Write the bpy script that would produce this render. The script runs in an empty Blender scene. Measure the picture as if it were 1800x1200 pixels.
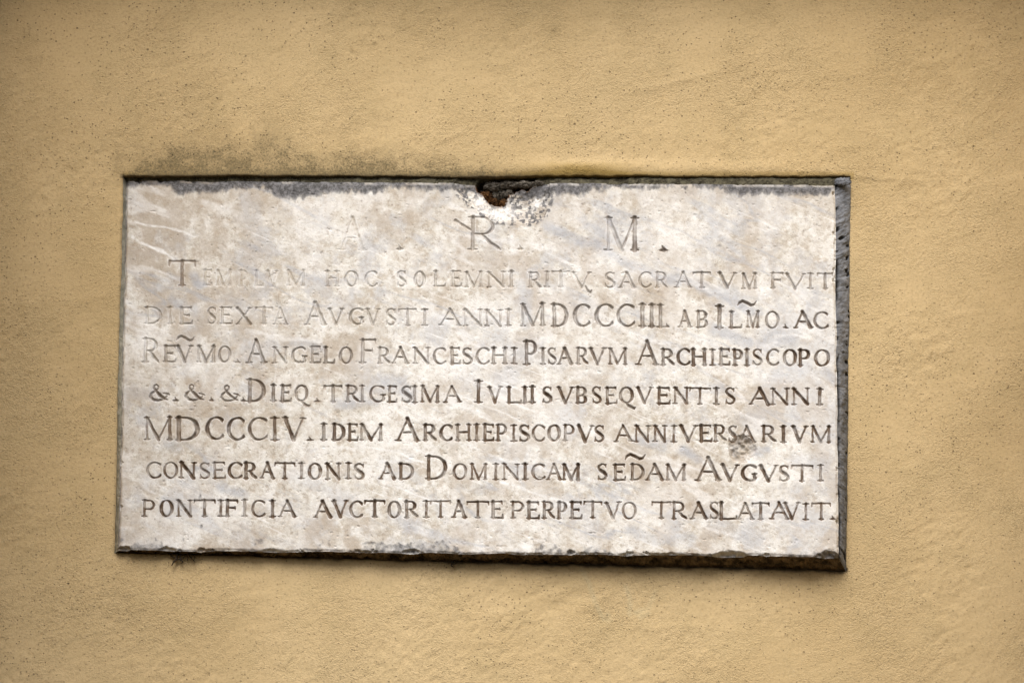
import bpy, math, random
import numpy as np
from mathutils import Matrix, Vector

scene = bpy.context.scene
rng = random.Random(7)

# ------------------------------------------------------------------ camera
DIST = 14.0
AZ, EL = math.radians(3.0), math.radians(18.0)
cam_pos = np.array([DIST * math.sin(AZ) * math.cos(EL), -DIST * math.cos(AZ) * math.cos(EL), -DIST * math.sin(EL)])
fwd = -cam_pos / DIST
right = np.cross(fwd, [0, 0, 1.0]); right /= np.linalg.norm(right)
up = np.cross(right, fwd)
# roll the camera a little so that level lines of the wall look almost level
ex = np.array([1.0, 0, 0])
ang = math.atan2(ex @ up, ex @ right) + math.radians(0.22)
r2 = right * math.cos(ang) + up * math.sin(ang)
u2 = -right * math.sin(ang) + up * math.cos(ang)
right, up = r2, u2
cam = bpy.data.cameras.new('camera')
cam.sensor_width = 36.0
cam.lens = 36.0 * DIST / 1.8
cam.clip_end = 200.0
cam_o = bpy.data.objects.new('camera', cam)
scene.collection.objects.link(cam_o)
cam_o.matrix_world = Matrix(((right[0], up[0], -fwd[0], cam_pos[0]),
                             (right[1], up[1], -fwd[1], cam_pos[1]),
                             (right[2], up[2], -fwd[2], cam_pos[2]),
                             (0, 0, 0, 1)))
scene.camera = cam_o

# ------------------------------------------------------------------ light
SUN_EL, SUN_AZ = math.radians(50), math.radians(-7)      # azimuth measured from straight in front, minus = left
sd = Vector((math.sin(SUN_AZ) * math.cos(SUN_EL), -math.cos(SUN_AZ) * math.cos(SUN_EL), math.sin(SUN_EL)))
world = bpy.data.worlds.new('World')
scene.world = world
world.use_nodes = True
nt = world.node_tree
nt.nodes.clear()
wo = nt.nodes.new('ShaderNodeOutputWorld')
bg = nt.nodes.new('ShaderNodeBackground')
sky = nt.nodes.new('ShaderNodeTexSky')
sky.sky_type = 'NISHITA'
sky.sun_disc = False
sky.sun_elevation = SUN_EL
sky.sun_rotation = math.atan2(sd.x, sd.y)
sky.air_density = 1.0
sky.dust_density = 4.0
bg.inputs['Strength'].default_value = 0.07
nt.links.new(sky.outputs[0], bg.inputs[0])
nt.links.new(bg.outputs[0], wo.inputs[0])
sun = bpy.data.lights.new('sun', 'SUN')
sun.energy = 2.3
sun.angle = math.radians(44)
sun.color = (1.0, 0.97, 0.93)
sun_o = bpy.data.objects.new('sun', sun)
scene.collection.objects.link(sun_o)
sun_o.rotation_euler = sd.to_track_quat('Z', 'Y').to_euler()
vs = scene.view_settings
vs.view_transform = 'Standard'
vs.look = 'None'
vs.gamma = 1.0
vs.use_curve_mapping = False
vs.exposure = 0.80

# ------------------------------------------------------------------ helpers
def ray_plane(px, py, n, d):
    """world point on plane n.p = d seen along the direction of (px, py); used to lay out the wall plane"""
    a = (np.asarray(px, float) - 900.0) / 1000.0 / DIST
    b = (600.0 - np.asarray(py, float)) / 1000.0 / DIST
    dr = fwd[None, :] + a.reshape(-1, 1) * right[None, :] + b.reshape(-1, 1) * up[None, :]
    t = (d - cam_pos @ n) / (dr @ n)
    return cam_pos[None, :] + dr * t[:, None]

def on_wall(px, py, y=0.0):
    return ray_plane(px, py, np.array([0, 1.0, 0]), y)

def _hash(ix, iy, seed):
    h = (ix.astype(np.int64) * 374761393 + iy.astype(np.int64) * 668265263 + seed * 982451653) & 0xFFFFFFFF
    h = ((h ^ (h >> 13)) * 1274126177) & 0xFFFFFFFF
    h = ((h ^ (h >> 16)) * 2246822519) & 0xFFFFFFFF
    return ((h ^ (h >> 15)) & 0xFFFFFF).astype(np.float64) / float(0xFFFFFF)

def vnoise(x, y, seed):
    ix = np.floor(x); iy = np.floor(y)
    fx = x - ix; fy = y - iy
    fx = fx * fx * fx * (fx * (fx * 6 - 15) + 10); fy = fy * fy * fy * (fy * (fy * 6 - 15) + 10)
    a = _hash(ix, iy, seed); b = _hash(ix + 1, iy, seed)
    c = _hash(ix, iy + 1, seed); d = _hash(ix + 1, iy + 1, seed)
    return (a + (b - a) * fx) * (1 - fy) + (c + (d - c) * fx) * fy

def fbm(x, y, scale, octs=4, seed=1, gain=0.5, rot=0.0, stretch=1.0):
    """0..1 fractal noise; features `scale` px, stretched along direction rot"""
    c, s = math.cos(rot), math.sin(rot)
    X = (x * c + y * s) / (scale * stretch); Y = (-x * s + y * c) / scale
    tot = np.zeros_like(X); amp = 1.0; norm = 0.0
    for k in range(octs):
        tot += amp * vnoise(X + 17.3 * k, Y - 9.7 * k, seed + 31 * k)
        norm += amp; amp *= gain
        X = X * 2.03; Y = Y * 2.03
    return tot / norm

def sstep(a, b, x):
    t = np.clip((x - a) / (b - a), 0, 1)
    return t * t * (3 - 2 * t)

def seg_dist(X, Y, p, q):
    dx, dy = q[0] - p[0], q[1] - p[1]
    L2 = dx * dx + dy * dy + 1e-9
    t = np.clip(((X - p[0]) * dx + (Y - p[1]) * dy) / L2, 0, 1)
    return np.hypot(X - p[0] - t * dx, Y - p[1] - t * dy), t

def poly_sd(X, Y, pts):
    """positive inside"""
    inside = np.zeros(X.shape, bool); dist = np.full(X.shape, 1e9)
    n = len(pts)
    for i in range(n):
        p, q = pts[i], pts[(i + 1) % n]
        d, _ = seg_dist(X, Y, p, q)
        dist = np.minimum(dist, d)
        if p[1] != q[1]:
            c = ((p[1] > Y) != (q[1] > Y)) & (X < (q[0] - p[0]) * (Y - p[1]) / (q[1] - p[1]) + p[0])
            inside ^= c
    return np.where(inside, dist, -dist)

def line_mask(X, Y, pts, w, soft=1.0):
    m = np.zeros(X.shape)
    for p, q in zip(pts[:-1], pts[1:]):
        d, _ = seg_dist(X, Y, p, q)
        m = np.maximum(m, 1 - sstep(w * 0.3, w * (1 + soft), d))
    return m

def make_mesh(name, V, F, mat, attrs=None, parent=None, smooth=True):
    me = bpy.data.meshes.new(name)
    V = np.ascontiguousarray(V, dtype=np.float32); F = np.ascontiguousarray(F, dtype=np.int32)
    k = F.shape[1]
    me.vertices.add(len(V)); me.vertices.foreach_set('co', V.ravel())
    me.loops.add(F.size); me.loops.foreach_set('vertex_index', F.ravel())
    me.polygons.add(len(F)); me.polygons.foreach_set('loop_start', np.arange(0, F.size, k, dtype=np.int32))
    me.polygons.foreach_set('use_smooth', np.full(len(F), smooth, dtype=bool))
    for an, av in (attrs or {}).items():
        a = me.attributes.new(an, 'FLOAT', 'POINT')
        a.data.foreach_set('value', np.ascontiguousarray(av, dtype=np.float32))
    me.update(calc_edges=True); me.validate()
    me.materials.append(mat)
    o = bpy.data.objects.new(name, me)
    scene.collection.objects.link(o)
    if parent is not None:
        o.parent = parent
    return o

def sub(V, F, attrs, keep):
    F2 = F[keep]
    idx, inv = np.unique(F2.ravel(), return_inverse=True)
    return V[idx], inv.reshape(F2.shape), {k: v[idx] for k, v in attrs.items()}

def grid_faces(nu, nv, flip=False):
    i = np.arange(nv - 1)[:, None] * nu + np.arange(nu - 1)[None, :]
    q = np.stack([i, i + 1, i + nu + 1, i + nu], -1).reshape(-1, 4)
    return q[:, ::-1] if flip else q          # rows run downwards in the picture

def join(parts):
    Vs, Fs, At, n = [], [], {}, 0
    for V, F, A in parts:
        Vs.append(V); Fs.append(F + n); n += len(V)
        for k, v in A.items():
            At.setdefault(k, []).append(v)
    return np.concatenate(Vs), np.concatenate(Fs), {k: np.concatenate(v) for k, v in At.items()}

# ------------------------------------------------------------------ node helpers
class NT:
    def __init__(self, name):
        self.m = bpy.data.materials.new(name); self.m.use_nodes = True
        self.t = self.m.node_tree; self.t.nodes.clear()
        self.out = self.t.nodes.new('ShaderNodeOutputMaterial')
        self.b = self.t.nodes.new('ShaderNodeBsdfPrincipled')
        self.t.links.new(self.b.outputs[0], self.out.inputs[0])
        self.tc = self.t.nodes.new('ShaderNodeTexCoord').outputs['Object']
    def lk(self, a, b):
        if hasattr(a, 'links') or isinstance(a, bpy.types.NodeSocket): self.t.links.new(a, b)
        else: b.default_value = a
    def attr(self, n):
        a = self.t.nodes.new('ShaderNodeAttribute'); a.attribute_name = n; return a.outputs['Fac']
    def math(self, op, a, b=0.0, clamp=False):
        n = self.t.nodes.new('ShaderNodeMath'); n.operation = op; n.use_clamp = clamp
        self.lk(a, n.inputs[0]); self.lk(b, n.inputs[1]); return n.outputs[0]
    def noise(self, scale, detail=4, rough=0.55, vec=None, dist=0.0):
        n = self.t.nodes.new('ShaderNodeTexNoise'); n.inputs['Scale'].default_value = scale
        n.inputs['Detail'].default_value = detail; n.inputs['Roughness'].default_value = rough
        n.inputs['Distortion'].default_value = dist
        self.t.links.new(vec or self.tc, n.inputs['Vector']); return n.outputs['Fac']
    def map(self, scale=(1, 1, 1), rot=(0, 0, 0), loc=(0, 0, 0), vec=None):
        n = self.t.nodes.new('ShaderNodeMapping'); n.inputs['Scale'].default_value = scale
        n.inputs['Rotation'].default_value = rot; n.inputs['Location'].default_value = loc
        self.t.links.new(vec or self.tc, n.inputs[0]); return n.outputs[0]
    def ramp(self, f, a, b, smooth=True):
        n = self.t.nodes.new('ShaderNodeMapRange'); n.interpolation_type = 'SMOOTHSTEP' if smooth else 'LINEAR'
        n.inputs['From Min'].default_value = a; n.inputs['From Max'].default_value = b
        self.lk(f, n.inputs[0]); return n.outputs[0]
    def mix(self, f, a, b, mode='MIX'):
        n = self.t.nodes.new('ShaderNodeMix'); n.data_type = 'RGBA'; n.blend_type = mode
        self.lk(f, n.inputs[0])
        for s, v in ((n.inputs[6], a), (n.inputs[7], b)):
            self.lk(v if isinstance(v, bpy.types.NodeSocket) else (*v, 1.0), s)
        return n.outputs[2]
    def voro(self, scale, vec=None):
        n = self.t.nodes.new('ShaderNodeTexVoronoi'); n.inputs['Scale'].default_value = scale
        self.t.links.new(vec or self.tc, n.inputs['Vector']); return n.outputs['Distance'], n.outputs['Color']
    def specks(self, scale, radius, rarity):
        d, c = self.voro(scale)
        s = self.t.nodes.new('ShaderNodeSeparateColor'); self.t.links.new(c, s.inputs[0])
        pick = self.math('GREATER_THAN', s.outputs[0], rarity)
        rad = self.math('MULTIPLY', s.outputs[1], radius)
        inside = self.math('SUBTRACT', rad, d)
        return self.math('MULTIPLY', self.ramp(inside, 0.0, radius * 0.35), pick)
    def bump(self, h, dist, strength=1.0, prev=None):
        n = self.t.nodes.new('ShaderNodeBump'); n.inputs['Distance'].default_value = dist
        n.inputs['Strength'].default_value = strength; self.lk(h, n.inputs['Height'])
        if prev is not None: self.t.links.new(prev, n.inputs['Normal'])
        return n.outputs[0]
    def finish(self, col, rough=0.8, nrm=None, spec=0.3):
        self.lk(col, self.b.inputs['Base Color']); self.lk(rough, self.b.inputs['Roughness'])
        self.b.inputs['Specular IOR Level'].default_value = spec
        if nrm is not None: self.t.links.new(nrm, self.b.inputs['Normal'])
        return self.m

# ------------------------------------------------------------------ materials
def plaster_material():
    n = NT('ochre_plaster')
    big = n.noise(2.2, 5, 0.6)
    mid = n.noise(14, 5, 0.6)
    brush = n.noise(30, 4, 0.6, n.map(scale=(0.35, 1, 1.6), rot=(0, 0.5, 0)))
    fine = n.noise(210, 3, 0.7)
    grit = n.noise(420, 2, 0.6)
    col = n.mix(n.ramp(big, 0.3, 0.7), (0.475, 0.355, 0.188), (0.545, 0.418, 0.234))
    col = n.mix(n.math('MULTIPLY', n.ramp(mid, 0.42, 0.70), 0.30), col, (0.405, 0.315, 0.165))
    col = n.mix(n.math('MULTIPLY', n.ramp(brush, 0.5, 0.8), 0.30), col, (0.56, 0.43, 0.25))
    col = n.mix(n.math('MULTIPLY', n.ramp(fine, 0.50, 0.66), 0.50), col, (0.31, 0.225, 0.115))
    col = n.mix(n.math('MULTIPLY', n.ramp(grit, 0.55, 0.70), 0.35), col, (0.66, 0.53, 0.34))
    # placed stains and tones
    col = n.mix(n.math('MULTIPLY', n.attr('moss'), 0.85), col, (0.28, 0.19, 0.05))
    mil = n.attr('mildew')
    fm = n.noise(260, 3, 0.75)
    sp = n.ramp(n.math('ADD', fm, n.math('MULTIPLY', mil, 0.20)), 0.56, 0.86)
    col = n.mix(n.math('MULTIPLY', sp, n.math('MULTIPLY', mil, 1.3, True)), col, (0.10, 0.092, 0.060))
    col = n.mix(n.math('MULTIPLY', mil, 0.55), col, (0.21, 0.160, 0.082))
    col = n.mix(n.attr('dark_rim'), col, (0.045, 0.035, 0.022))
    col = n.mix(n.math('MULTIPLY', n.attr('chalk'), 0.16), col, (0.42, 0.44, 0.32))
    d = n.attr('pits')
    s1 = n.math('MULTIPLY', n.specks(85, 0.18, 0.80), d)
    s2 = n.math('MULTIPLY', n.specks(210, 0.32, 0.60), d)
    pits = n.math('MAXIMUM', s1, s2)
    col = n.mix(n.math('MULTIPLY', pits, 0.60), col, (0.10, 0.075, 0.045))
    pat = n.ramp(n.noise(5.5, 4, 0.6), 0.32, 0.66)
    fine = n.math('MULTIPLY', fine, n.math('ADD', n.math('MULTIPLY', pat, 1.1), 0.25))
    grit = n.math('MULTIPLY', grit, n.math('ADD', n.math('MULTIPLY', pat, 0.9), 0.3))
    h = n.math('SUBTRACT', n.math('MULTIPLY', fine, 0.7), n.math('MULTIPLY', pits, 0.6))
    nm = n.bump(n.noise(95, 4, 0.6, n.map(scale=(1, 1, 1.5), rot=(0, 0.6, 0))), 0.0007, 1.0)
    nm = n.bump(h, 0.0024, 1.0, nm)
    nm = n.bump(grit, 0.0007, 1.0, nm)
    return n.finish(col, 0.9, nm, 0.15)

def marble_material():
    n = NT('weathered_marble')
    a = n.noise(6, 6, 0.62)
    b = n.noise(34, 6, 0.66)
    c = n.noise(150, 4, 0.7)
    col = n.mix(n.ramp(a, 0.35, 0.65), (0.490, 0.464, 0.408), (0.640, 0.630, 0.592))
    col = n.mix(n.math('MULTIPLY', n.ramp(b, 0.42, 0.66), 0.65), col, (0.740, 0.738, 0.730))
    col = n.mix(n.math('MULTIPLY', n.ramp(b, 0.50, 0.34), 0.55), col, (0.400, 0.330, 0.255))
    d = n.noise(85, 6, 0.75)
    col = n.mix(n.math('MULTIPLY', n.ramp(d, 0.52, 0.62), 0.65), col, (0.750, 0.748, 0.732))
    col = n.mix(n.math('MULTIPLY', n.ramp(d, 0.48, 0.36), 0.72), col, (0.300, 0.250, 0.195))
    col = n.mix(n.math('MULTIPLY', n.ramp(n.noise(11, 5, 0.7, n.map(loc=(3, 1, 2))), 0.48, 0.62), 0.65), col, (0.430, 0.438, 0.462))
    st = n.noise(1.0, 3, 0.6, n.map(scale=(7, 7, 130), vec=n.map(rot=(0, -0.42, 0))))
    col = n.mix(n.math('MULTIPLY', n.ramp(st, 0.62, 0.68), 0.50), col, (0.78, 0.79, 0.80))
    col = n.mix(n.math('MULTIPLY', n.ramp(st, 0.37, 0.32), 0.35), col, (0.33, 0.34, 0.37))
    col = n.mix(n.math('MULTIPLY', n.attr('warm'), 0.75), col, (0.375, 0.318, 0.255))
    col = n.mix(n.math('MULTIPLY', n.attr('vein'), 0.75), col, (0.345, 0.365, 0.410))
    col = n.mix(n.math('MULTIPLY', n.attr('pale'), 0.9), col, (0.78, 0.79, 0.80))
    col = n.mix(n.math('MULTIPLY', n.ramp(c, 0.50, 0.68), 0.34), col, (0.36, 0.30, 0.24))
    col = n.mix(n.math('MULTIPLY', n.specks(110, 0.24, 0.70), 0.5), col, (0.20, 0.17, 0.15))
    col = n.mix(n.math('MULTIPLY', n.attr('dirt'), 0.92), col, (0.110, 0.066, 0.035))
    g = n.attr('grime')
    gs = n.math('MULTIPLY', n.ramp(n.math('ADD', g, n.math('SUBTRACT', n.noise(170, 4, 0.7), 0.5)), 0.25, 0.75), g)
    gcol = n.mix(n.ramp(n.noise(130, 5, 0.75), 0.40, 0.62), (0.030, 0.030, 0.033), (0.150, 0.150, 0.164))
    col = n.mix(n.math('MULTIPLY', gs, 0.95, True), col, gcol)
    rc = n.mix(n.ramp(n.noise(90, 4, 0.6), 0.35, 0.65), (0.030, 0.016, 0.008), (0.23, 0.105, 0.03))
    col = n.mix(n.attr('rust'), col, rc)
    nm = n.bump(d, 0.0014, 0.7)
    nm = n.bump(c, 0.0009, 0.8, nm)
    return n.finish(col, 0.62, nm, 0.3)

def rough_stone(name, c0, c1, c2, scale=60, bump=0.003, holes=0.0):
    n = NT(name)
    a = n.noise(scale, 6, 0.65)
    f = n.noise(scale * 4, 4, 0.7)
    col = n.mix(n.ramp(a, 0.35, 0.65), c0, c1)
    col = n.mix(n.math('MULTIPLY', n.ramp(f, 0.5, 0.7), 0.6), col, c2)
    if holes:
        col = n.mix(n.math('MULTIPLY', n.specks(75, 0.33, 1 - holes), 0.95), col, (0.008, 0.008, 0.008))
        col = n.mix(n.math('MULTIPLY', n.attr('grime'), 0.95), col, (0.008, 0.008, 0.008))
    nm = n.bump(a, bump, 0.8)
    nm = n.bump(f, bump * 0.4, 0.8, nm)
    return n.finish(col, 0.9, nm, 0.2)

M_plaster = plaster_material()
M_marble = marble_material()
M_under = rough_stone('grimy_broken_stone', (0.060, 0.044, 0.026), (0.30, 0.215, 0.125), (0.030, 0.022, 0.014), 55, 0.007)
M_moss = rough_stone('mossy_black_mortar', (0.024, 0.021, 0.013), (0.085, 0.078, 0.052), (0.12, 0.112, 0.066), 60, 0.004)
M_lime = rough_stone('grey_green_mortar', (0.20, 0.195, 0.155), (0.33, 0.31, 0.25), (0.10, 0.10, 0.075), 90, 0.002)
M_cement = rough_stone('grey_cement', (0.130, 0.140, 0.160), (0.230, 0.243, 0.270), (0.075, 0.081, 0.094), 60, 0.003, holes=0.05)
M_patch = rough_stone('crumbly_mortar', (0.10, 0.086, 0.066), (0.27, 0.245, 0.21), (0.028, 0.023, 0.017), 110, 0.006)
M_rust = rough_stone('rusted_iron', (0.022, 0.012, 0.006), (0.15, 0.070, 0.022), (0.012, 0.007, 0.004), 120, 0.003)
M_root = rough_stone('dry_root', (0.020, 0.014, 0.009), (0.055, 0.040, 0.025), (0.012, 0.009, 0.006), 200, 0.0005)

# ------------------------------------------------------------------ outlines (photo pixels, 1 px = 1 mm at the wall)
OUT = dict(TL=(217, 309), TR=(1496, 310), BR=(1487, 1003), BL=(201, 971))      # where plaster meets the joint
INN = dict(TL=(222, 318), TR=(1467, 325), BR=(1474, 977), BL=(207, 966))       # edge of the marble face
PROUD = dict(TL=0.010, BL=-0.020, BR=-0.046)                                    # face depth at three corners (minus = proud)

def bil(C, s, t):
    x = (C['TL'][0] * (1 - s) + C['TR'][0] * s) * (1 - t) + (C['BL'][0] * (1 - s) + C['BR'][0] * s) * t
    y = (C['TL'][1] * (1 - s) + C['TR'][1] * s) * (1 - t) + (C['BL'][1] * (1 - s) + C['BR'][1] * s) * t
    return x, y

_p = [on_wall([INN[k][0]], [INN[k][1]], PROUD[k])[0] for k in ('TL', 'BL', 'BR')]
FN = np.cross(_p[1] - _p[0], _p[2] - _p[0]); FN /= np.linalg.norm(FN)
if FN[1] > 0: FN = -FN                       # outward normal of the marble face
FD = FN @ _p[0]

def wall_relief(x, y):
    """height of the plaster towards the viewer, metres, from picture-sized coordinates"""
    h = 0.0030 * (fbm(x, y, 330, 3, 11) - 0.5) + 0.0008 * (fbm(x, y, 80, 3, 12) - 0.5)
    h += 0.0006 * (fbm(x, y, 16, 3, 13, rot=-0.15, stretch=5) - 0.5)
    h += (0.0007 + 0.0017 * sstep(.35, .7, fbm(x, y, 150, 3, 17))) * (fbm(x, y, 9, 3, 14, rot=-0.9, stretch=1.6) - 0.5)
    rough = np.exp(-(((x - 1010) / 130) ** 2 + ((y - 1050) / 40) ** 2)) + 0.6 * np.exp(-(((x - 350) / 90) ** 2 + ((y - 1000) / 25) ** 2))
    h += rough * 0.0060 * (fbm(x, y, 26, 3, 15, rot=-0.5, stretch=1.8) - 0.5)
    # the plaster swells over the top of the slab
    h += 0.006 * np.exp(-(((x - 1010) / 110) ** 2 + ((y - 296) / 14) ** 2))
    h += 0.003 * np.exp(-(((x - 1300) / 160) ** 2 + ((y - 296) / 12) ** 2))
    h += 0.0025 * np.exp(-(((x - 658) / 4) ** 2 + ((y - 74) / 4) ** 2))
    h -= 0.0015 * np.exp(-(((x - 620) / 5) ** 2 + ((y - 93) / 4) ** 2))
    for (ax, ay), (bx, by), w, hh in (((1465, 306), (1620, 318), 5, 0.0012), ((1290, 120), (1100, 165), 6, 0.0010),
                                       ((780, 245), (815, 232), 4, 0.0012), ((1360, 930), (1240, 990), 7, 0.0012)):
        d, _ = seg_dist(x, y, (ax, ay), (bx, by))
        h += hh * np.exp(-(d / w) ** 2)
    return h

# ------------------------------------------------------------------ the wall
UL, UR, VT, VB = 210.0, 1492.0, 310.0, 988.0
PITCH = 2.3
def lines(a, b, p):
    n = max(2, int(round((b - a) / p)) + 1)
    return np.linspace(a, b, n)
def coarse(a, b, n=14):
    t = np.linspace(0, 1, n) ** 2.2
    return a + (b - a) * t
xs = np.concatenate([coarse(-70, -1900)[::-1][:-1], lines(-70, UL, PITCH)[:-1], lines(UL, UR, PITCH)[:-1], lines(UR, 1870, PITCH)[:-1], coarse(1870, 3700)])
ys = np.concatenate([coarse(-60, -1600)[::-1][:-1], lines(-60, VT, PITCH)[:-1], lines(VT, VB, PITCH)[:-1], lines(VB, 1260, PITCH)[:-1], coarse(1260, 2900)])

def outer_xy(u, v):
    """moves the (u, v) rectangle round the plaque onto its real, slightly crooked outline"""
    s = np.clip((u - UL) / (UR - UL), 0, 1); t = np.clip((v - VT) / (VB - VT), 0, 1)
    bx, by = bil(OUT, s, t)
    dx = bx - (UL + s * (UR - UL)); dy = by - (VT + t * (VB - VT))
    far = np.hypot(np.maximum(np.maximum(UL - u, u - UR), 0), np.maximum(np.maximum(VT - v, v - VB), 0))
    f = 1 - sstep(0, 170, far)
    wob = 5.0 * (fbm(u, v, 70, 3, 41) - 0.5) + 2.2 * (fbm(u, v, 12, 2, 42) - 0.5)
    wob2 = 4.0 * (fbm(u, v, 90, 3, 43) - 0.5) + 1.6 * (fbm(u, v, 11, 2, 44) - 0.5)
    top = np.exp(-((v - VT) / 40) ** 2) * (2.0 * np.exp(-((u - 860) / 120) ** 2))
    g = 1 - sstep(0, 45, far)
    return u + dx * f + wob2 * g, v + dy * f + wob * g + top * g

U, Vv = np.meshgrid(xs, ys)
PX, PY = outer_xy(U, Vv)
W = on_wall(PX.ravel(), PY.ravel())
rel = wall_relief(PX.ravel(), PY.ravel())
W[:, 1] -= rel
px, py = PX.ravel(), PY.ravel()
# stain and tone masks of the plaster
edge_top = 308.0
hgt = edge_top - py
prof = 40 + 62 * fbm(px, py * 0 + 3, 70, 3, 51) * (1 - sstep(560, 900, px)) + 10
mild = sstep(0, 1, 1 - hgt / np.maximum(prof, 1)) * (hgt > -6) * sstep(185, 265, px) * (1 - sstep(640, 930, px) * 0.72) * (1 - sstep(900, 1010, px))
mild = mild * (0.68 + 0.85 * sstep(.25, .75, fbm(px, py, 16, 5, 52, gain=.65)))
mild += 0.55 * (1 - sstep(0, 14, hgt)) * (hgt > -6) * sstep(205, 330, px) * (1 - sstep(820, 1000, px))
mild += 0.36 * np.exp(-(((px - 207) / 12) ** 2 + ((py - 285) / 24) ** 2))
mild += 0.30 * np.exp(-(((px - 120) / 70) ** 2 + ((py - 235) / 60) ** 2)) * fbm(px, py, 30, 3, 53)
mild += 0.42 * (fbm(px, py, 60, 4, 54) > 0.5) * np.exp(-(((px - 470) / 260) ** 2 + ((py - 215) / 70) ** 2)) * fbm(px, py, 25, 3, 55)
for xx, y0, y1 in ((402, 232, 306), (710, 238, 300), (846, 262, 306), (505, 262, 306), (590, 270, 306)):
    mild += 0.22 * np.exp(-((px - xx - 3 * (fbm(px * 0, py, 20, 2, 57) - .5)) / 3.0) ** 2) * sstep(y0, y0 + 25, py) * (py < y1 + 2)
for xx, yy, r, k in ((975, 52, 9, .45), (620, 93, 5, .5), (658, 76, 4, .3), (1565, 205, 6, .25)):
    mild += k * np.exp(-(((px - xx) / r) ** 2 + ((py - yy) / r) ** 2))
mild += 0.25 * np.exp(-(((px - 15) / 60) ** 2 + ((py - 520) / 420) ** 2)) * fbm(px, py, 60, 3, 58)
moss = 0.9 * np.exp(-(((px - 1020) / 85) ** 2)) * (1 - sstep(6, 26, 306 - py + 10 * (fbm(px, py, 30, 3, 61) - .5))) * (py < 330)
moss += 0.6 * (1 - sstep(2, 9, hgt)) * (hgt > -8) * ((px > 215) & (px < 1500))
moss += 0.28 * np.exp(-(((px - 290) / 60) ** 2)) * (1 - sstep(6, 40, hgt)) * (hgt > -8)
tb = np.clip((px - 201) / 1286.0, 0, 1)
ob = 971 + 32 * tb
under = py - ob
inx = (px > 205) & (px < 1490)
dark_rim = 0.85 * (1 - sstep(-1, 7, under + 8 * (fbm(px, py, 22, 4, 62) - 0.5))) * (under > -6) * inx * sstep(0.0, 0.25, tb)  # plaster darker along the slab's lower edge, then its top and left
dark_rim += 0.35 * (1 - sstep(0, 16, under + 9 * (fbm(px, py, 18, 4, 65) - 0.5))) * (under > -6) * inx * (0.4 + 0.6 * sstep(0.3, 0.6, tb) * (1 - sstep(.6, .9, tb)))
dark_rim += 0.5 * (1 - sstep(0, 4, hgt + 4 * (fbm(px, py, 12, 3, 63) - .5))) * (hgt > -6) * ((px > 212) & (px < 1495)) * (1 - 0.4 * sstep(900, 1000, px))
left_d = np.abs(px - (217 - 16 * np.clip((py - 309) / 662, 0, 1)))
dark_rim += 0.30 * (1 - sstep(0, 5, left_d + 4 * (fbm(px, py, 15, 3, 64) - .5))) * ((py > 300) & (py < 978))
chalk = np.zeros_like(px)
for pts in ([(1022, 1000), (1034, 1022), (1044, 1052), (1060, 1086), (1072, 1090), (1068, 1078)],
            [(1100, 1030), (1108, 1052), (1106, 1078)], [(1118, 1076), (1140, 1068), (1152, 1040)], [(1126, 1084), (1140, 1076)]):
    chalk = np.maximum(chalk, line_mask(px, py, pts, 3.0, 1.5))
chalk *= 0.4 + 0.9 * fbm(px, py, 20, 3, 66)
pits = 0.45 + 0.9 * sstep(0.45, 0.7, fbm(px, py, 180, 3, 67))
pits = pits + 0.6 * np.exp(-(((px - 620) / 420) ** 2 + ((py - 230) / 90) ** 2)) + 0.5 * np.exp(-(((px - 1350) / 250) ** 2 + ((py - 1070) / 80) ** 2)) + 0.4 * np.exp(-(((px - 1560) / 90) ** 2 + ((py - 760) / 260) ** 2))
wA = dict(mildew=np.clip(mild, 0, 1.2), moss=np.clip(moss, 0, 1), dark_rim=np.clip(dark_rim, 0, 1), chalk=np.clip(chalk, 0, 1), pits=np.clip(pits, 0, 1))
nu, nv = len(xs), len(ys)
F = grid_faces(nu, nv)
uc = 0.5 * (xs[:-1] + xs[1:]); vc = 0.5 * (ys[:-1] + ys[1:])
UC, VC = np.meshgrid(uc, vc)
keep = ~((UC > UL) & (UC < UR) & (VC > VT) & (VC < VB)).ravel()
iL, iR = int(np.argmin(abs(xs - UL))), int(np.argmin(abs(xs - UR)))
jT, jB = int(np.argmin(abs(ys - VT))), int(np.argmin(abs(ys - VB)))
ring = [jT * nu + i for i in range(iL, iR)] + [j * nu + iR for j in range(jT, jB)] + \
       [jB * nu + i for i in range(iR, iL, -1)] + [j * nu + iL for j in range(jB, jT, -1)]
ring = np.array(ring)
lipV = W[ring].copy(); lipV[:, 1] += 0.035                      # the plaster's cut edge, going back into the wall
base = len(W)
n_r = len(ring); a_ = np.arange(n_r); b_ = (a_ + 1) % n_r
lipF = np.stack([ring[a_], ring[b_], base + b_, base + a_], -1)
W2 = np.concatenate([W, lipV]); wA2 = {k: np.concatenate([v, v[ring]]) for k, v in wA.items()}
F2 = np.concatenate([F[keep], lipF])
Vw, Fw, Aw = sub(W2, F2, wA2, np.arange(len(F2)))
# two unseen plaster blocks added at the sides to shade the wall's ends
SHADE_L, SHADE_R, SHADE_D = -0.928, 0.923, 1.0
for sgn, x0, x1 in ((-1, SHADE_L, -2.1), (1, SHADE_R, 2.1)):
    z0, z1 = -2.3, 1.6
    pv_ = np.array([(x0, 0.01, z0), (x0, 0.01, z1), (x0, -SHADE_D, z1), (x0, -SHADE_D, z0), (x1, -SHADE_D, z1), (x1, -SHADE_D, z0), (x1, 0.01, z1), (x1, 0.01, z0)])
    pf_ = np.array([(0, 1, 2, 3), (3, 2, 4, 5), (5, 4, 6, 7), (1, 6, 4, 2), (0, 3, 5, 7)])
    if sgn > 0: pf_ = pf_[:, ::-1]
    Vw, Fw, Aw = join([(Vw, Fw, Aw), (pv_, pf_, {k: np.zeros(8) for k in Aw})])
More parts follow.
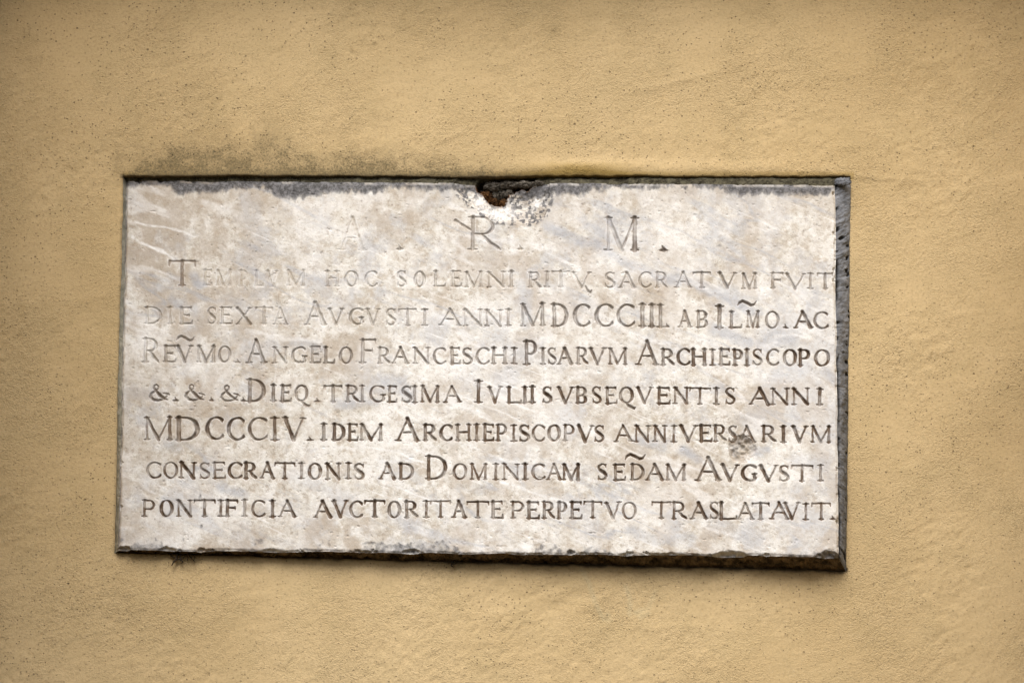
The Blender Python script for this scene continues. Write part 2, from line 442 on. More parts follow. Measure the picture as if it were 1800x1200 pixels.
# an unseen ledge added higher up to shade the top of the wall
cx0, cx1, cz0, cz1, cd = SHADE_L + .002, SHADE_R - .002, 0.84, 1.05, 0.19
cv_ = np.array([(cx0, .01, cz0), (cx1, .01, cz0), (cx1, -cd, cz0), (cx0, -cd, cz0), (cx0, -cd, cz1), (cx1, -cd, cz1), (cx1, .01, cz1), (cx0, .01, cz1)])
cf_ = np.array([(0, 1, 2, 3), (3, 2, 5, 4), (4, 5, 6, 7)])
Vw, Fw, Aw = join([(Vw, Fw, Aw), (cv_, cf_, {k: np.zeros(8) for k in Aw})])
wall = make_mesh('plastered_wall', Vw, Fw, M_plaster, Aw)
wall['label'] = 'ochre yellow plastered wall with mildew stains around the marble plaque'
wall['category'] = 'wall'

# ------------------------------------------------------------------ lettering: strokes in picture units
class Glyph:
    def __init__(g, x0, x1, yt, yb, t, h):
        g.x0, g.x1, g.yt, g.yb, g.t, g.h = x0, x1, yt, yb, t, h
        g.H = yb - yt; g.W = x1 - x0; g.s = min(0.15 * g.H, 0.42 * g.W); g.S = []
    def y(g, v): return g.yt + v * g.H
    def add(g, pts, hw):
        if not hasattr(hw, '__len__'): hw = [hw] * len(pts)
        g.S.append((pts, hw))
    def serif(g, x, y, s=None, s2=None):
        s = g.s if s is None else s; s2 = s if s2 is None else s2
        g.add([(x - s, y), (x, y), (x + s2, y)], [g.h * .40, g.h * .56, g.h * .40])
    def stem(g, x, v0=0, v1=1, w=None, top=True, bot=True):
        w = (g.t if w is None else w) / 2
        y0, y1 = g.y(v0), g.y(v1); d = (y1 - y0)
        g.add([(x, y0), (x, y0 + .12 * d), (x, y0 + .45 * d), (x, y1 - .12 * d), (x, y1)], [w * 1.14, w * 1.0, w * .92, w * 1.0, w * 1.14])
        if top: g.serif(x, y0)
        if bot: g.serif(x, y1)
    def diag(g, p, q, w):
        g.add([p, ((p[0] + q[0]) / 2, (p[1] + q[1]) / 2), q], [w / 2 * 1.1, w / 2 * .95, w / 2 * 1.1])
    def bar(g, xa, xb, v, tick=0, td=1):
        y = g.y(v)
        g.add([(xa, y), (xb, y)], [g.h * .55, g.h * .6])
        if tick: g.add([(xb - .5, y), (xb + .6, y + td * tick * g.H)], [g.t * .40, g.h * .35])
    def arc(g, cx, cy, rx, ry, a0, a1, n=22, tilt=0.18, end=None):
        pts, hw = [], []
        for i in range(n + 1):
            a = math.radians(a0 + (a1 - a0) * i / n)
            pts.append((cx + rx * math.cos(a), cy + ry * math.sin(a)))
            k = abs(math.cos(a + tilt)) ** 1.3
            hw.append((g.h + (g.t * 1.05 - g.h) * k) / 2)
        g.add(pts, hw)

def build(ch, x0, x1, yt, yb, t, h):
    g = Glyph(x0, x1, yt, yb, t, h)
    s, W, H = g.s, g.W, g.H
    xl, xr, xm = x0 + s, x1 - s, (x0 + x1) / 2
    if ch == 'I':
        g.s = min(W / 2, .2 * H); g.stem(xm)
    elif ch == 'T':
        g.stem(xm, top=False); g.bar(xm, x1, 0, .20); g.add([(xm, yt), (x0, yt)], [h * .6, h * .5])
        g.add([(x0 + .5, yt), (x0 - .6, yt + .2 * H)], [t * .4, h * .35])
    elif ch in 'EFL':
        g.stem(xl, top=True, bot=True)
        if ch in 'EF': g.bar(xl, x1 - .06 * W, 0, .17); g.bar(xl, x1 - .24 * W, .47); g.add([(x1 - .24 * W, g.y(.38)), (x1 - .24 * W, g.y(.56))], [h * .3, h * .45])
        if ch in 'EL': g.bar(xl, x1, 1, .20, -1)
    elif ch == 'H':
        g.stem(xl); g.stem(xr); g.bar(xl, xr, .48)
    elif ch == 'N':
        g.stem(xl, w=h * 1.25); g.stem(xr, w=h * 1.25, bot=False); g.diag((xl - .5, yt), (xr, yb), t)
    elif ch == 'M':
        g.s = s * .8
        g.stem(xl, w=h * 1.3, top=True); g.stem(xr - .3, w=t); g.diag((xl, yt), (xm, yb), t * .95); g.diag((xr, yt), (xm, yb), h * 1.1)
    elif ch == 'A':
        g.diag((x0 + s * .9, yb), (xm, yt), h * 1.15); g.diag((xm - .5, yt), (x1 - s * .9, yb), t)
        g.serif(x0 + s * .9, yb, s * .9); g.serif(x1 - s * .9, yb, s * .9)
        g.bar(x0 + .29 * W, x1 - .29 * W, .63)
    elif ch == 'V':
        g.diag((x0 + s * .9, yt), (xm, yb), t); g.diag((x1 - s * .9, yt), (xm + .5, yb), h * 1.15)
        g.serif(x0 + s * .9, yt, s * .9); g.serif(x1 - s * .9, yt, s * .9)
    elif ch == 'X':
        g.diag((x0 + s, yt), (x1 - s, yb), t); g.diag((x1 - s, yt), (x0 + s, yb), h * 1.15)
        for xx in (x0 + s, x1 - s): g.serif(xx, yt, s * .8); g.serif(xx, yb, s * .8)
    elif ch in 'PRB':
        g.stem(xl, top=True)
        bw = W * (.62 if ch != 'P' else .72) if ch != 'R' else W * .60
        c = .52 if ch != 'P' else .56
        rx = bw * .5
        xe = min(x1 - t * .5, xl + bw)
        g.add([(xl, yt), (xe - rx, yt)], h * .55)
        g.arc(xe - rx, g.y(c / 2), rx, c / 2 * H, -90, 90, 16, 0)
        g.add([(xe - rx, g.y(c)), (xl, g.y(c))], h * .5)
        if ch == 'R':
            xk = xl + .28 * W
            g.add([(xk, g.y(c)), (xk + .45 * (x1 - xk), g.y(c + .28)), (x1 - .08 * W, g.y(.94)), (x1, g.y(1.0))], [t * .36, t * .5, t * .46, h * .4])
        if ch == 'B':
            xe = x1 - t * .5; rx = (xe - xl) * .5
            g.add([(xl, g.y(c)), (xe - rx, g.y(c))], h * .5)
            g.arc(xe - rx, g.y((1 + c) / 2), rx, (1 - c) / 2 * H, -90, 90, 16, 0)
            g.add([(xe - rx, yb), (xl, yb)], h * .55)
    elif ch == 'D':
        g.stem(xl)
        rx = (x1 - t * .5 - xl) * .72; cx = x1 - t * .5 - rx
        g.add([(xl, yt), (cx, yt)], h * .55); g.arc(cx, (yt + yb) / 2, rx, H / 2, -90, 90, 22, 0); g.add([(cx, yb), (xl, yb)], h * .55)
    elif ch in 'OQ':
        g.arc(xm, (yt + yb) / 2, W / 2 - t * .5, H / 2, 0, 360, 34)
        if ch == 'Q':
            g.add([(xm - .05 * W, yb - .02 * H), (xm + .18 * W, yb + .20 * H), (x1 + .02 * W, yb + .34 * H), (x1 + .12 * W, yb + .26 * H)], [h * .5, t * .55, t * .42, h * .3])
    elif ch in 'CG':
        rx = W * .55 - t * .3; cx = x0 + t * .5 + rx
        g.arc(cx, (yt + yb) / 2, rx, H / 2, -48, -318 + 2, 28)
        e = math.radians(-48); ex_, ey_ = cx + rx * math.cos(e), (yt + yb) / 2 + H / 2 * math.sin(e)
        g.add([(ex_ - 1, ey_ - .04 * H), (ex_ + .5, ey_ + .10 * H)], [t * .38, h * .35])
        if ch == 'G':
            xg = x1 - t * .6
            g.add([(xg, g.y(.58)), (xg, g.y(.95))], t * .45); g.add([(xg - s, g.y(.57)), (xg + s * .9, g.y(.57))], h * .5)
        else:
            e = math.radians(42); ex_, ey_ = cx + rx * math.cos(e), (yt + yb) / 2 + H / 2 * math.sin(e)
            g.add([(ex_, ey_ - .05 * H), (ex_ - .5, ey_ + .05 * H)], [h * .4, t * .36])
    elif ch == 'S':
        P = [(.86, .22), (.80, .08), (.58, 0), (.38, .01), (.18, .10), (.12, .23), (.20, .36), (.44, .47), (.66, .57), (.86, .68), (.90, .80), (.80, .93), (.56, 1.0), (.34, .99), (.15, .91), (.10, .76)]
        w = [h * .3, h * .5, h * .5, h * .55, t * .34, t * .42, t * .48, t * .56, t * .56, t * .5, t * .44, t * .36, h * .55, h * .5, h * .5, h * .3]
        g.add([(x0 + u * W, g.y(v)) for u, v in P], w)
        g.add([(x0 + .86 * W, g.y(.03)), (x0 + .87 * W, g.y(.24))], [h * .5, h * .3]); g.add([(x0 + .10 * W, g.y(.74)), (x0 + .09 * W, g.y(.98))], [h * .3, h * .5])
    elif ch == '&':
        P = [(.98, .62), (.90, .80), (.72, .95), (.45, 1.0), (.20, .95), (.06, .78), (.10, .58), (.28, .42), (.46, .26), (.48, .10), (.38, 0), (.26, .08), (.24, .22), (.36, .42), (.58, .68), (.80, .90), (1.0, .98)]
        w = [h * .4, h * .5, h * .55, t * .36, t * .45, t * .5, t * .42, h * .6, h * .5, h * .5, h * .45, h * .5, h * .6, t * .45, t * .55, t * .42, h * .35]
        g.add([(x0 + u * W, g.y(v)) for u, v in P], w)
        g.add([(x0 + .74 * W, g.y(.55)), (x0 + .98 * W, g.y(.60)), (x0 + 1.06 * W, g.y(.66))], [h * .4, h * .5, h * .4])
    elif ch == '~':
        P = [(0, .95), (.10, .35), (.26, .08), (.48, .42), (.70, .85), (.88, .75), (1.0, .1)]
        g.add([(x0 + u * W, g.y(v)) for u, v in P], [h * .35, t * .45, t * .55, t * .6, t * .6, t * .42, h * .3])
    elif ch == '.':
        g.add([(xm - .15 * W, yt), (xm, g.y(.6)), (xm + .05 * W, yb - 1)], [h * .25, t * .30, t * .5]); g.add([(x0, yb), (xm, yb - .8), (x1, yb)], [h * .3, t * .42, h * .3])
    elif ch == ',':
        g.add([(x0, yt), (xm, g.y(.7)), (x1, g.y(.9)), (x1 + 2, g.y(.55))], [h * .5, t * .4, t * .35, h * .3])
    elif ch == '/':
        g.add([(x0, yt), (x1, yb)], [t * .5, h * .5])
    return g.S

# every letter with its left and right limit; capitals in BIG carry a star
def L(text): return [tuple(a.split(':')) if a != '|' else ('|', '') for a in text.split()]
ROWS = [
    dict(base=((560, 439.5), (1170, 440)), big=58, small=58, words=
         "A:592-646 | .:696-709 | R:822-881 | .:908-921 | M:1060-1125 | .:1158-1174"),
    dict(base=((323, 502), (1460, 508)), big=44, small=28, words=
         "T*:297-343 E:356-373 M:378-409 P:419-437 L:446-463 V:466-490 M:503-538 | H:571-597 O:604-632 C:640-664 "
         "| S:697-715 O:726-749 L:761-783 E:792-811 M:816-850 N:855-889 I:893-904 | R:928-952 I:956-967 T:970-1002 V:1004-1040 "
         "| S:1062-1082 A:1086-1118 C:1121-1146 R:1151-1174 A:1185-1217 T:1218-1249 V:1261-1296 M:1302-1332 | F:1354-1378 V:1379-1417 I:1418-1431 T:1437-1464"),
    dict(base=((254, 568.5), (1456, 577)), big=39.5, small=29.5, words=
         "D:254-286 I:294-304 E:315-338 | S:364-381 E:386-408 X:413-444 T:449-479 A:479-507 | A*:534-575 V:575-606 G:612-640 V:641-670 S:678-697 T:701-732 I:738-755 "
         "| A:771-812 N:813-849 N:851-884 I:887-900 | M*:913-960 D*:968-1000 C*:1006-1038 C*:1044-1079 C*:1083-1117 I*:1122-1136 I*:1139-1152 I*:1154-1168 .:1168-1177 "
         "| A:1191-1217 B:1223-1245 | I*:1257-1272 L:1281-1304 M:1310-1337 O:1344-1371 .:1376-1386 | A:1394-1429 C:1429-1457"),
    dict(base=((250, 636.5), (1459, 643)), big=42, small=29, words=
         "R*:249-280 E:287-309 V:309-340 M:345-380 O:383-407 .:413-423 | A*:431-470 N:478-507 G:511-539 E:544-564 L:568-588 O:595-621 "
         "| F*:631-662 R:663-686 A:688-720 N:725-757 C:760-785 E:790-809 S:812-831 C:835-861 H:863-892 I:897-911 "
         "| P*:919-945 I:949-960 S:962-979 A:978-1008 R:1012-1034 V:1034-1066 M:1068-1104 | A*:1116-1159 R:1161-1186 C:1188-1214 H:1214-1243 I:1247-1258 E:1263-1283 P:1287-1307 I:1308-1318 S:1322-1341 C:1346-1370 O:1375-1402 P:1402-1425 O:1430-1460"),
    dict(base=((262, 704), (1448, 711)), big=39, small=29, words=
         "&:262-296 .:303-315 | &:324-359 .:367-377 | &:387-419 .:423-434 | D*:433-468 I:475-486 E:492-512 Q:517-543 .:552-564 "
         "| T:570-601 R:607-632 I:631-642 G:648-677 E:680-698 S:705-725 I:724-734 M:738-774 A:778-812 "
         "| I*:831-851 V:856-884 L:890-916 I:917-928 I:929-942 | S:953-971 V:978-1010 B:1011-1033 S:1040-1058 E:1063-1084 Q:1087-1115 V:1117-1149 E:1154-1178 N:1182-1212 T:1212-1249 I:1253-1265 S:1274-1293 "
         "| A:1316-1355 N:1354-1388 N:1391-1424 I:1433-1449"),
    dict(base=((252, 772.5), (1461, 777)), big=40, small=29, words=
         "M*:252-305 D*:308-352 C*:360-394 C*:398-431 C*:435-471 I*:474-492 V*:495-538 .:538-552 | I:562-576 D:583-608 E:610-629 M:631-674 "
         "| A*:694-739 R:743-768 C:771-796 H:800-829 I:831-845 E:848-868 P:871-892 I:897-909 S:912-932 C:934-959 O:961-987 P:989-1011 V:1013-1045 S:1044-1063 "
         "| A:1078-1113 N:1114-1144 N:1147-1173 I:1178-1191 V:1193-1227 E:1228-1251 R:1253-1278 S:1280-1296 A:1297-1329 R:1338-1365 I:1370-1384 V:1390-1421 M:1424-1462"),
    dict(base=((257, 840), (1452, 845.5)), big=41, small=28.5, words=
         "C:256-284 O:286-314 N:314-345 S:350-370 E:373-396 C:399-427 R:428-452 A:456-484 T:483-518 I:523-537 O:540-567 N:571-600 I:607-618 S:622-641 "
         "| A:665-697 D:700-729 | D*:747-787 O:795-822 M:825-858 I:865-878 N:882-914 I:917-929 C:933-959 A:959-989 M:987-1021 "
         "| S:1050-1068 E:1077-1099 D:1107-1134 A:1134-1168 M:1169-1207 | A*:1221-1269 V:1266-1300 G:1301-1331 V:1333-1369 S:1369-1388 T:1391-1429 I:1432-1453"),
    dict(base=((250, 907), (1460, 913)), big=29.5, small=29.5, words=
         "P:249-273 O:279-306 N:309-339 T:341-378 I:382-394 F:395-419 I:424-436 C:441-467 I:473-485 A:488-522 "
         "| A:550-585 V:583-613 C:613-638 T:641-676 O:680-706 R:710-735 I:742-757 T:757-792 A:793-821 T:821-859 E:862-884 "
         "| P:897-922 E:925-948 R:952-976 P:978-998 E:1001-1023 T:1026-1058 V:1062-1093 O:1092-1120 "
         "| T:1146-1179 R:1180-1208 A:1212-1245 S:1247-1264 L:1263-1295 A:1294-1327 T:1322-1352 A:1352-1388 V:1376-1408 I:1410-1423 T:1427-1460 .:1458-1470"),
]
EXTRA = {0: [('/', 800, 832, 387, 408, 0.5)],
         1: [(',', 1028, 1039, 502, 517, 1.0)],
         2: [('~', 1296, 1330, 527, 538, 1.2)],
         3: [('~', 310, 343, 589, 600, 1.2)],
         6: [('~', 1098, 1135, 796, 808, 1.2)]}

# ------------------------------------------------------------------ the marble face
P_F = 0.92
NUF = int((INN['TR'][0] - INN['TL'][0]) / P_F); NVF = int((INN['BL'][1] - INN['TL'][1]) / P_F)
S_, T_ = np.meshgrid(np.linspace(0, 1, NUF), np.linspace(0, 1, NVF))
fx, fy = bil(INN, S_, T_)
wob = 3.2 * (fbm(fx, fy, 40, 4, 71) - .5)
ed = lambda d: np.exp(-(d / 25.0) ** 2)
dl0, dr0 = S_ * 1255, (1 - S_) * 1255
dt0, db0 = T_ * 648, (1 - T_) * 648
fx = fx + (ed(dl0) + ed(dr0)) * 4.2 * (fbm(fx, fy, 45, 3, 72) - .5)
fy = fy + ed(dt0) * 4.0 * (fbm(fx, fy, 60, 4, 73) - .5) + ed(db0) * 5.0 * (fbm(fx, fy, 55, 4, 74) - .5)
shape = fx.shape
near = np.full(shape, -99.0); groove = np.zeros(shape); rowid = np.full(shape, -1, np.int8)

def wear(x, y):
    """how much of the cut is left: the top left has weathered almost flat"""
    k = 0.45 + 0.55 * sstep(0, 1, (y - 420) / 260 + (x - 500) / 1500)
    k = k * (1 - .20 * np.exp(-(((x - 620) / 90) ** 2 + ((y - 415) / 40) ** 2))) * (1 - .45 * np.exp(-(((x - 480) / 190) ** 2 + ((y - 492) / 30) ** 2)))
    k = k * (0.72 + .5 * sstep(.3, .6, fbm(x, y, 60, 3, 84)))
    return np.clip(k, 0.16, 1)

nword = -1
for r, row in enumerate(ROWS):
    (xa, ya), (xb, yb_) = row['base']
    items = []; nword += 1
    for ch, lim in L(row['words']):
        if ch == '|':
            nword += 1
            continue
        x0, x1 = (float(v) for v in lim.split('-'))
        star = ch.endswith('*'); c = ch[0]
        H = row['big'] if star else row['small']
        yb = ya + (yb_ - ya) * ((x0 + x1) / 2 - xa) / (xb - xa)
        yt = yb - H
        if c == '.': yt = yb - 8 if r else yb - 10
        items.append((c, x0, x1, yt, yb, nword, H))
    for c, x0, x1, y0, y1, k in EXTRA.get(r, []):
        host = min((i for i in items if i[0] not in '.~,/'), key=lambda i: abs((i[1] + i[2]) / 2 - (x0 + x1) / 2))
        items.append((c, x0, x1, y0, y1, host[5], row['small']))
    for c, x0, x1, yt, yb, wid, H in items:
        t = (5.7 if H < 35 else 7.3 if H < 50 else 8.2) * rng.uniform(.84, 1.2)
        h = (3.1 if H < 35 else 3.4 if H < 50 else 3.6) * rng.uniform(.9, 1.12)
        jy = rng.uniform(-.7, .7); rot = math.radians(rng.uniform(-1.3, 1.3))
        strokes = build(c, x0 + .6, x1 - .6, yt + jy + 1.0, yb + jy - .8, t, h)
        cx, cy = (x0 + x1) / 2, (yt + yb) / 2
        pad = 12
        j0 = max(0, int((yt - pad - 330) / P_F)); j1 = min(NVF, int((yb + pad + 14 - 305) / P_F))
        i0 = max(0, int((x0 - pad - 225) / P_F)); i1 = min(NUF, int((x1 + pad - 200) / P_F))
        X = fx[j0:j1, i0:i1]; Y = fy[j0:j1, i0:i1]
        Xr = cx + (X - cx) * math.cos(rot) - (Y - cy) * math.sin(rot)
        Yr = cy + (X - cx) * math.sin(rot) + (Y - cy) * math.cos(rot)
        Xr = Xr + 1.5 * (fbm(X, Y, 7, 3, 81) - .5); Yr = Yr + 1.5 * (fbm(X, Y, 9, 2, 82) - .5)
        best = np.full(X.shape, -1e3)
        for pts, hw in strokes:
            for q in range(len(pts) - 1):
                d, tt = seg_dist(Xr, Yr, pts[q], pts[q + 1])
                best = np.maximum(best, hw[q] + (hw[q + 1] - hw[q]) * tt - d)
        near[j0:j1, i0:i1] = np.maximum(near[j0:j1, i0:i1], best)
        cut = np.clip(best + .25, 0, 3.6)
        g0 = groove[j0:j1, i0:i1]
        rowid[j0:j1, i0:i1] = np.where((cut > g0) & (cut > .05), wid, rowid[j0:j1, i0:i1])
        groove[j0:j1, i0:i1] = np.maximum(g0, cut)

wr = wear(fx, fy)
depth = groove * 1.75 * wr * (0.75 + .5 * fbm(fx, fy, 18, 3, 83))                                   # mm
# edges: worn arris all round, broken along the bottom
bev = 2.2 * fbm(fx, fy, 20, 3, 90) * (1 - sstep(0, 7, dt0 + 3 * (fbm(fx, fy, 30, 3, 91) - .5))) + 2.5 * (1 - sstep(0, 4, dr0 + 3 * (fbm(fx, fy, 14, 3, 89) - .5))) + 5 * (1 - sstep(0, 5, dl0)) \
+ 4.0 * fbm(fx, fy, 10, 3, 88) * (1 - sstep(0, 3 + 9 * np.clip(fbm(fx, fy, 30, 4, 92) - .42, 0, 1), db0))
for cx, cw, chh, dd in ((1283, 34, 9, 12), (1460, 22, 12, 12), (478, 26, 6, 6), (1100, 14, 5, 6), (365, 16, 5, 5), (1180, 30, 4, 5), (640, 18, 4, 5), (905, 20, 3, 4)):
    e = chh * np.exp(-((fx - cx) / cw) ** 2) * (0.6 + .8 * fbm(fx, fy, 9, 3, 93))
    bev = np.maximum(bev, dd * sstep(0, 1, (e - db0) / np.maximum(chh * .8, 1)))
for dd0, seed, k in ((db0, 301, 13), (dt0, 311, 9), (dr0, 321, 9), (dl0, 331, 8)):
    e = k * np.clip(fbm(fx, fy, 24, 4, seed, gain=.6) - .47, 0, 1) * 2.2
    bev = np.maximum(bev, sstep(0, 1, (e - dd0) / 3.0) * (1.5 + e * .7))
depth = np.maximum(depth, bev)
# the broken place at the top edge with a hole through it
bowl = poly_sd(fx, fy, [(792, 310), (806, 340), (826, 358), (846, 374), (864, 388), (900, 392), (938, 392), (958, 378), (968, 352), (966, 310)]) + 6 * (fbm(fx, fy, 14, 3, 94) - .5)
notch = poly_sd(fx, fy, [(832, 305), (838, 331), (851, 345), (860, 356), (870, 360), (881, 358), (889, 348), (896, 338), (930, 330), (945, 305)]) + 9 * (fbm(fx, fy, 9, 4, 95) - .5)
facet = np.floor(fbm(fx, fy, 26, 2, 96) * 7) / 7
bd = sstep(-1.0, 3.0, bowl) * (2.0 + 13.0 * np.clip(bowl / 34, 0, 1) + 6.0 * facet + 2.5 * (fbm(fx, fy, 7, 3, 99) - .5))
bd = np.maximum(bd, sstep(-2.5, 7, notch) * 38)
depth = np.where(bowl > -2, np.maximum(depth, bd), depth)
# small crater in the sixth line
cr = poly_sd(fx, fy, [(1281, 782), (1292, 768), (1306, 762), (1322, 772), (1330, 790), (1322, 806), (1306, 816), (1290, 810), (1282, 798)]) + 7 * (fbm(fx, fy, 9, 3, 97) - .5)
crd = sstep(-1, 2, cr) * (1.5 + 9.0 * np.clip(cr / 16, 0, 1) * (0.4 + 1.2 * fbm(fx, fy, 8, 2, 98)))
depth = np.where(cr > -1, depth * 0.3 + crd, depth)
# surface unevenness
surf = 1.6 * (fbm(fx, fy, 140, 3, 101) - .5) + 0.7 * (fbm(fx, fy, 22, 3, 102) - .5) + 0.35 * (fbm(fx, fy, 5, 2, 103) - .5)
pit = np.clip(fbm(fx, fy, 6, 2, 104) - .80, 0, 1) * 9
depth = depth + pit - surf
Vf = ray_plane(fx.ravel(), fy.ravel(), FN, FD) - FN[None, :] * (depth.ravel()[:, None] * 0.001)

# stain and tone masks of the marble
R25 = math.radians(24)
dirtk = np.clip(0.10 + 0.90 * sstep(0, 1, (fy - 480) / 290 + (fx - 700) / 1700), 0, 1)
dirtk = np.maximum(dirtk, 0.85 * sstep(1050, 1100, fx) * (fy < 470))
dirtk = dirtk * (0.50 + 0.55 * sstep(.3, .65, fbm(fx, fy, 13, 4, 111)))
head = (fy < 450)
dirtk = np.where(head & (fx > 810) & (fx < 890), .42, dirtk); dirtk = np.where(head & (fx > 1050), dirtk * .85, dirtk); dirtk = np.where(head & (fx < 720), dirtk * .25, dirtk)
dirtk = np.maximum(dirtk, .62 * ((fx > 292) & (fx < 346) & (fy > 450) & (fy < 508)))
dirt = sstep(.0, 1.0, groove) * dirtk * 1.02
top_edge = groove * 0
warm = 0.75 * sstep(.46, .70, fbm(fx, fy, 120, 5, 112)) * sstep(.35, .6, fbm(fx, fy, 24, 4, 113))
warm += 0.30 * sstep(.5, .72, fbm(fx, fy, 16, 4, 114, rot=1.57, stretch=3)) * sstep(0.35, .6, fbm(fx, fy, 150, 2, 115))
warm += 1.15 * (1 - sstep(222, 640, fx)) * (1 - .55 * sstep(520, 640, fy)) * sstep(.30, .70, fbm(fx, fy, 26, 5, 116, gain=.65)) + .35 * sstep(880, 960, fy) * fbm(fx, fy, 40, 4, 118) + .30 * (1 - sstep(320, 480, fy)) * fbm(fx, fy, 50, 4, 119) + 0.45 * (1 - sstep(330, 400, fy)) * sstep(.4, .65, fbm(fx, fy, 30, 4, 117))  # weathered mottling; edge falloff of light also put into left and bottom colour
for xx, yy, w, hh, k in ((1206, 725, 5, 22, .6), (1352, 868, 5, 18, .5), (372, 664, 6, 22, .45), (330, 660, 5, 16, .4), (1395, 520, 5, 16, .5), (860, 725, 6, 15, .4), (690, 790, 40, 6, .3), (1280, 640, 60, 8, .3)):
    warm += k * np.exp(-(((fx - xx) / w) ** 2 + ((fy - yy) / hh) ** 2))
vw = fbm(fx, fy, 40, 3, 121)
wx, wy = fx + 26 * (fbm(fx, fy, 55, 3, 122) - .5), fy + 26 * (fbm(fx, fy, 55, 3, 123) - .5)
vein = np.zeros(shape)
for pts, w, k in (([(955, 398), (1040, 432), (1110, 462), (1200, 500), (1290, 530), (1335, 552)], 7, .7), ([(1285, 515), (1300, 560)], 6, .5),
                  ([(1255, 585), (1312, 602)], 9, .75), ([(1350, 600), (1385, 590)], 17, .7), ([(1370, 655), (1410, 645)], 11, .6), ([(1450, 655), (1468, 665)], 8, .9),
                  ([(345, 485), (352, 498)], 6, .8), ([(300, 486), (322, 492)], 4, .5), ([(310, 525), (325, 527)], 6, .6), ([(685, 905), (735, 930), (790, 955)], 7, .5),
                  ([(380, 850), (425, 870)], 6, .6), ([(585, 712), (660, 705)], 6, .5), ([(670, 665), (700, 680), (720, 700)], 7, .5), ([(520, 600), (560, 615)], 8, .5),
                  ([(925, 520), (930, 575)], 6, .5), ([(1195, 792), (1225, 812)], 6, .7), ([(1130, 765), (1160, 780)], 7, .5), ([(1310, 740), (1340, 750)], 12, .4),
                  ([(1175, 905), (1190, 935)], 7, .6), ([(1110, 935), (1215, 955)], 7, .5), ([(1325, 795), (1345, 790)], 6, .7), ([(1395, 805), (1440, 812)], 9, .5),
                  ([(850, 600), (980, 640)], 8, .25), ([(500, 840), (620, 870)], 8, .25), ([(1240, 900), (1330, 945)], 9, .35), ([(290, 785), (310, 790)], 9, .4)):
    vein = np.maximum(vein, k * line_mask(wx, wy, pts, w, 1.2))
nv_ = np.abs(fbm(fx, fy, 75, 4, 124, rot=R25, stretch=4.0) - .5)
vein = np.maximum(vein, 0.55 * (1 - sstep(0.0, .035, nv_)) * sstep(.42, .66, fbm(fx, fy, 130, 3, 125)))
vein *= 0.55 + 1.35 * fbm(fx, fy, 10, 3, 126)
pale = .42 * sstep(-2.6, -.4, near) * (near < .2) * sstep(.35, .6, fbm(fx, fy, 15, 3, 136))  # cleaner worn arrises, with lit edges of the cuts put into the colour
for pts, w, k in (([(232, 416), (262, 432), (310, 456)], 4.0, .9), ([(237, 393), (290, 399), (345, 414)], 2.6, .75), ([(640, 782), (700, 796), (745, 812)], 3.0, .7),
                  ([(860, 800), (935, 820), (1050, 842)], 3.2, .5), ([(880, 846), (930, 862), (1000, 888)], 3.6, .75), ([(930, 430), (1000, 440)], 6, .4),
                  ([(205, 560), (270, 575)], 8, .4), ([(430, 580), (500, 592), (560, 600)], 5, .5), ([(1000, 660), (1110, 650)], 12, .35), ([(560, 775), (640, 792)], 3, .5),
                  ([(1240, 925), (1300, 940)], 3, .4), ([(900, 415), (905, 440)], 9, .7), ([(355, 355), (425, 380)], 7, .45), ([(790, 360), (850, 385)], 5, .5), ([(1345, 350), (1360, 380)], 4, .4)):
    pale = np.maximum(pale, k * line_mask(wx * .4 + fx * .6, wy * .4 + fy * .6, pts, w * (.35 + .8 * fbm(fx, fy, 14, 2, 134)), .7) * (0.25 + 1.2 * fbm(fx, fy, 9, 3, 135)))
nv2 = np.abs(fbm(fx, fy, 60, 4, 127, rot=R25, stretch=4.5) - .5)
pale = np.maximum(pale, 0.5 * (1 - sstep(0.0, .05, nv2)) * sstep(.45, .66, fbm(fx, fy, 120, 3, 128)))
pale = np.maximum(pale, .35 * sstep(.55, .75, fbm(fx, fy, 90, 4, 129)))
pale += .30 * sstep(1200, 1460, fx) * fbm(fx, fy, 60, 4, 130) + .22 * np.exp(-(((fx - 870) / 170) ** 2 + ((fy - 650) / 150) ** 2)) * fbm(fx, fy, 40, 4, 131) * 2
frag = fbm(fx, fy, 5, 4, 132)
chip = sstep(-1, 3, bowl)
white = chip * np.exp(-(((fx - 878) / 34) ** 2 + ((fy - 372) / 15) ** 2)) * 1.0 + chip * np.exp(-(((fx - 842) / 10) ** 2 + ((fy - 352) / 12) ** 2)) + chip * np.exp(-(((fx - 944) / 8) ** 2 + ((fy - 350) / 13) ** 2)) * 1.3
pale = np.clip(np.where(chip > .5, white * .85 * sstep(.42, .60, frag + .1), pale), 0, 1)
pale += 0.35 * sstep(0, 2, cr) * sstep(.4, .6, fbm(fx, fy, 8, 3, 133))
grime = np.zeros(shape)
band = 11 + 12 * sstep(.35, .7, fbm(fx, fx * 0 + 4, 55, 4, 141)) + 15 * (fbm(fx, fy, 7, 4, 142, rot=1.57, stretch=1.8) - .5) + 9 * np.exp(-((fx - 515) / 40) ** 2) - 3 * sstep(960, 1200, fx) + 4 * np.exp(-((fx - 770) / 60) ** 2)
grime = np.maximum(grime, 1.0 - sstep(band - 9, band + 9, dt0))
grime = grime * (1 - .4 * (1 - sstep(2, 6, dt0)) * sstep(.4, .6, fbm(fx, fy, 18, 3, 140)))
grime = np.maximum(grime, .40 * (1 - sstep(8, 60, dt0)) * sstep(.5, .68, fbm(fx, fy, 16, 4, 143)) * sstep(1100, 1200, fx))
grime = np.maximum(grime, .30 * (1 - sstep(10, 70, dt0)) * sstep(.55, .7, fbm(fx, fy, 12, 4, 144)))
bb = 3 + 19 * sstep(.42, .64, fbm(fx, fy, 44, 4, 145)) * (1 - .5 * sstep(800, 1100, fx))
